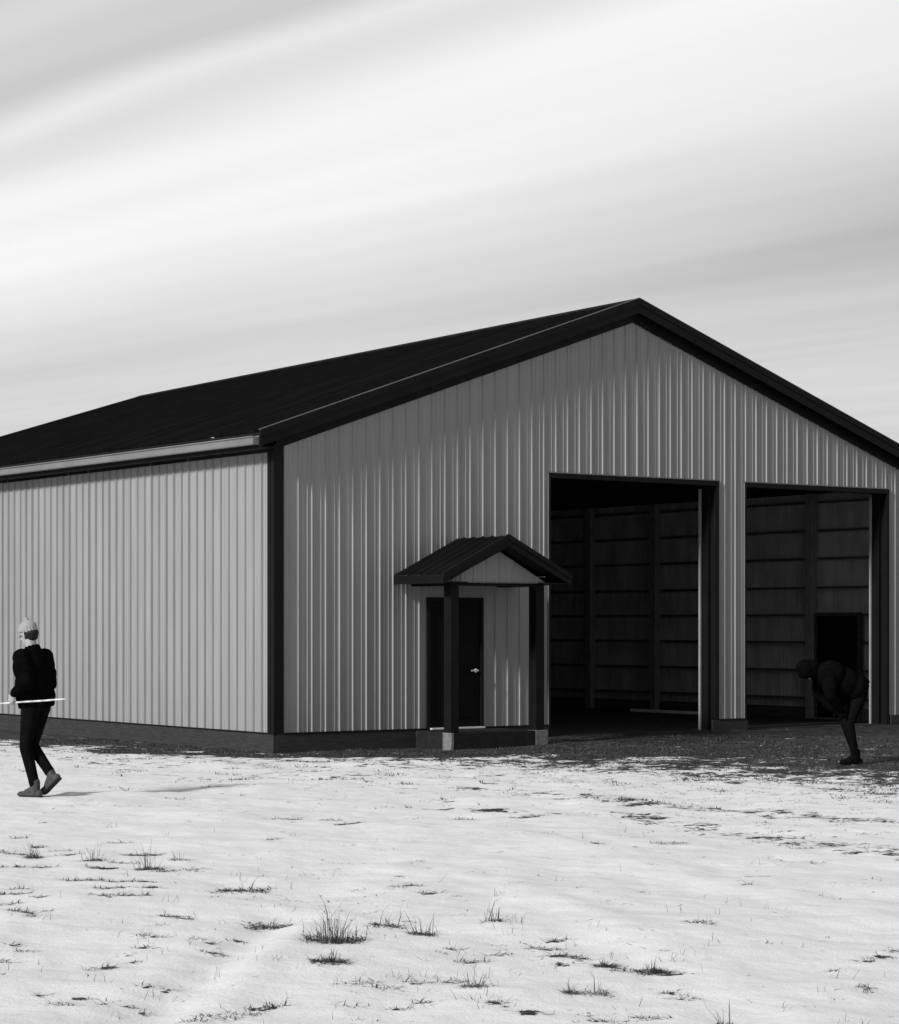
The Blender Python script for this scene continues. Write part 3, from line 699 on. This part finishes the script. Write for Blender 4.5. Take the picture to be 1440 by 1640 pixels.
    if hat:
        bm = bmesh.new(); ell(bm, P(-.014, 0, .070), (.103, .086, .080), R3)
        for i in range(18): a = i*math.tau/18; c = P(-.008+math.cos(a)*.093, math.sin(a)*.077, .034+.022*math.cos(a)); cap(bm, c, c+up*.03, .014, .014, 8)
        bmesh.ops.create_icosphere(bm, subdivisions=2, radius=.026, matrix=Matrix.Translation(P(-.02, 0, .155)))
        fused('knit_hat', bm, HAT, root, .006, 1)
    if hood:
        bm = bmesh.new(); ell(bm, P(.025, 0, -.07), (.085, .078, .06), R3); ell(bm, P(-.006, 0, .03), (.124, .104, .122), R3); ell(bm, P(-.045, 0, -.06), (.09, .095, .10), R3)
        for i in range(16): a = i*math.tau/16; c = P(.062+.02*math.cos(a), math.cos(a+math.pi/2)*.08, .0+.098*math.cos(a)); cap(bm, c, c+look*.012, .018, .016, 8)
        fused('hood', bm, BLK, root, .008, 2)
        for s in 'LR':
            bm = bmesh.new(); d = V['hd'+s].normalized(); wv = V['wr'+s]
            hand(bm, wv-d*.004, d, V['pn'+s], J['curl'], 1 if s == 'L' else -1)
            g = fused('glove', bm, BLK, root, .005, 0); dm = g.modifiers.new('d', 'DISPLACE'); dm.strength = .004; dm.mid_level = 0
    bm = bmesh.new(); ell(bm, P(-.028, 0, .045 if not hat else .0), (.093, .083, .088 if not hat else .06), R3); ell(bm, P(-.05, 0, -.03), (.05, .066, .05), R3)
    fused('hair', bm, HAIR, root, .006, 1)
    return root

def ground_at(u, v):
    x, y, t = px_ground(u, v); z = hz(x, y)
    x, y, t = px_ground(u, v, z); return x, y, hz(x, y)
# left edge: walking towards the left, carrying a pale stick
gx, gy, gz_ = ground_at(58, 1273)
TH = math.atan2(-RGT.y, -RGT.x) + math.radians(-28)      # heading: picture-left, turned a little away from the camera
hw = Vector((.0, .0, 0))
J1 = dict(pelvis=(.0, 0, .97), chest=(.04, 0, 1.30), neck=(.055, 0, 1.50), head=(.10, 0, 1.65), look=(1, -.1, -.30),
          shL=(.04, .19, 1.42), elL=(-.11, .28, 1.18), wrL=(.08, .27, 1.05), hdL=(.42, -.05, -.90), pnL=(0, -1, 0),
          shR=(.04, -.19, 1.42), elR=(.04, -.28, 1.14), wrR=(.24, -.24, 1.03), hdR=(.7, .1, -.5), pnR=(0, 1, 0),
          hipL=(.0, .09, .92), knL=(.07, .08, .50), anL=(-.03, .05, .09), ftL=(1, .08, 0),
          hipR=(.0, -.09, .92), knR=(.11, -.07, .52), anR=(-.16, -.05, .22), ftR=(.80, 0, -.60), curl=1.15)
p1 = person((gx, gy, gz_), TH, J1, 'person in bulky black jacket and light knit hat walking at the left edge', True, 1.12)
# stick in the near hand
bm = bmesh.new(); hl = Vector((.128, .242, .962)); d = Vector((1, .0, -.07)).normalized()
a, b = hl-d*.68, hl+d*.62
n = 10
for i in range(n): cap(bm, a.lerp(b, i/n)+Vector((0, 0, .001*math.sin(i*2))), a.lerp(b, (i+1)/n)+Vector((0, 0, .001*math.sin(i*2+2))), .009, .009, 10)
st = obj('stick', bm, mat('pale_wood', .55, .7, .15, 20, .001, 30), None, True)
st.location = (gx, gy, gz_); st.rotation_euler.z = TH
tag(st, 'pale thin stick held level at the hip of the walking person at the left', 'stick')
# right bay: bending forwards in front of the opening
gx2, gy2, gz2 = ground_at(1362, 1224)
T2 = math.atan2(-RGT.y, -RGT.x) + math.radians(8)
J2 = dict(pelvis=(-.10, 0, .94), chest=(.24, 0, 1.12), neck=(.42, 0, 1.19), head=(.56, 0, 1.20), look=(.25, .1, -1),
          shL=(.34, .18, 1.13), elL=(.34, .26, .88), wrL=(.16, .17, .68), hdL=(-.75, -.2, -.65), pnL=(-.3, -.4, -.8),
          shR=(.34, -.18, 1.13), elR=(.34, -.26, .88), wrR=(.16, -.17, .68), hdR=(-.75, .2, -.65), pnR=(-.3, .4, -.8),
          hipL=(-.10, .10, .90), knL=(.06, .13, .52), anL=(-.03, .12, .09), ftL=(1, .15, 0),
          hipR=(-.10, -.10, .90), knR=(.02, -.13, .51), anR=(-.12, -.12, .09), ftR=(1, -.15, 0), curl=.45)
person((gx2, gy2, gz2), T2, J2, 'person in black hood and jacket bending forward in front of the right bay', False, 1.2, True)
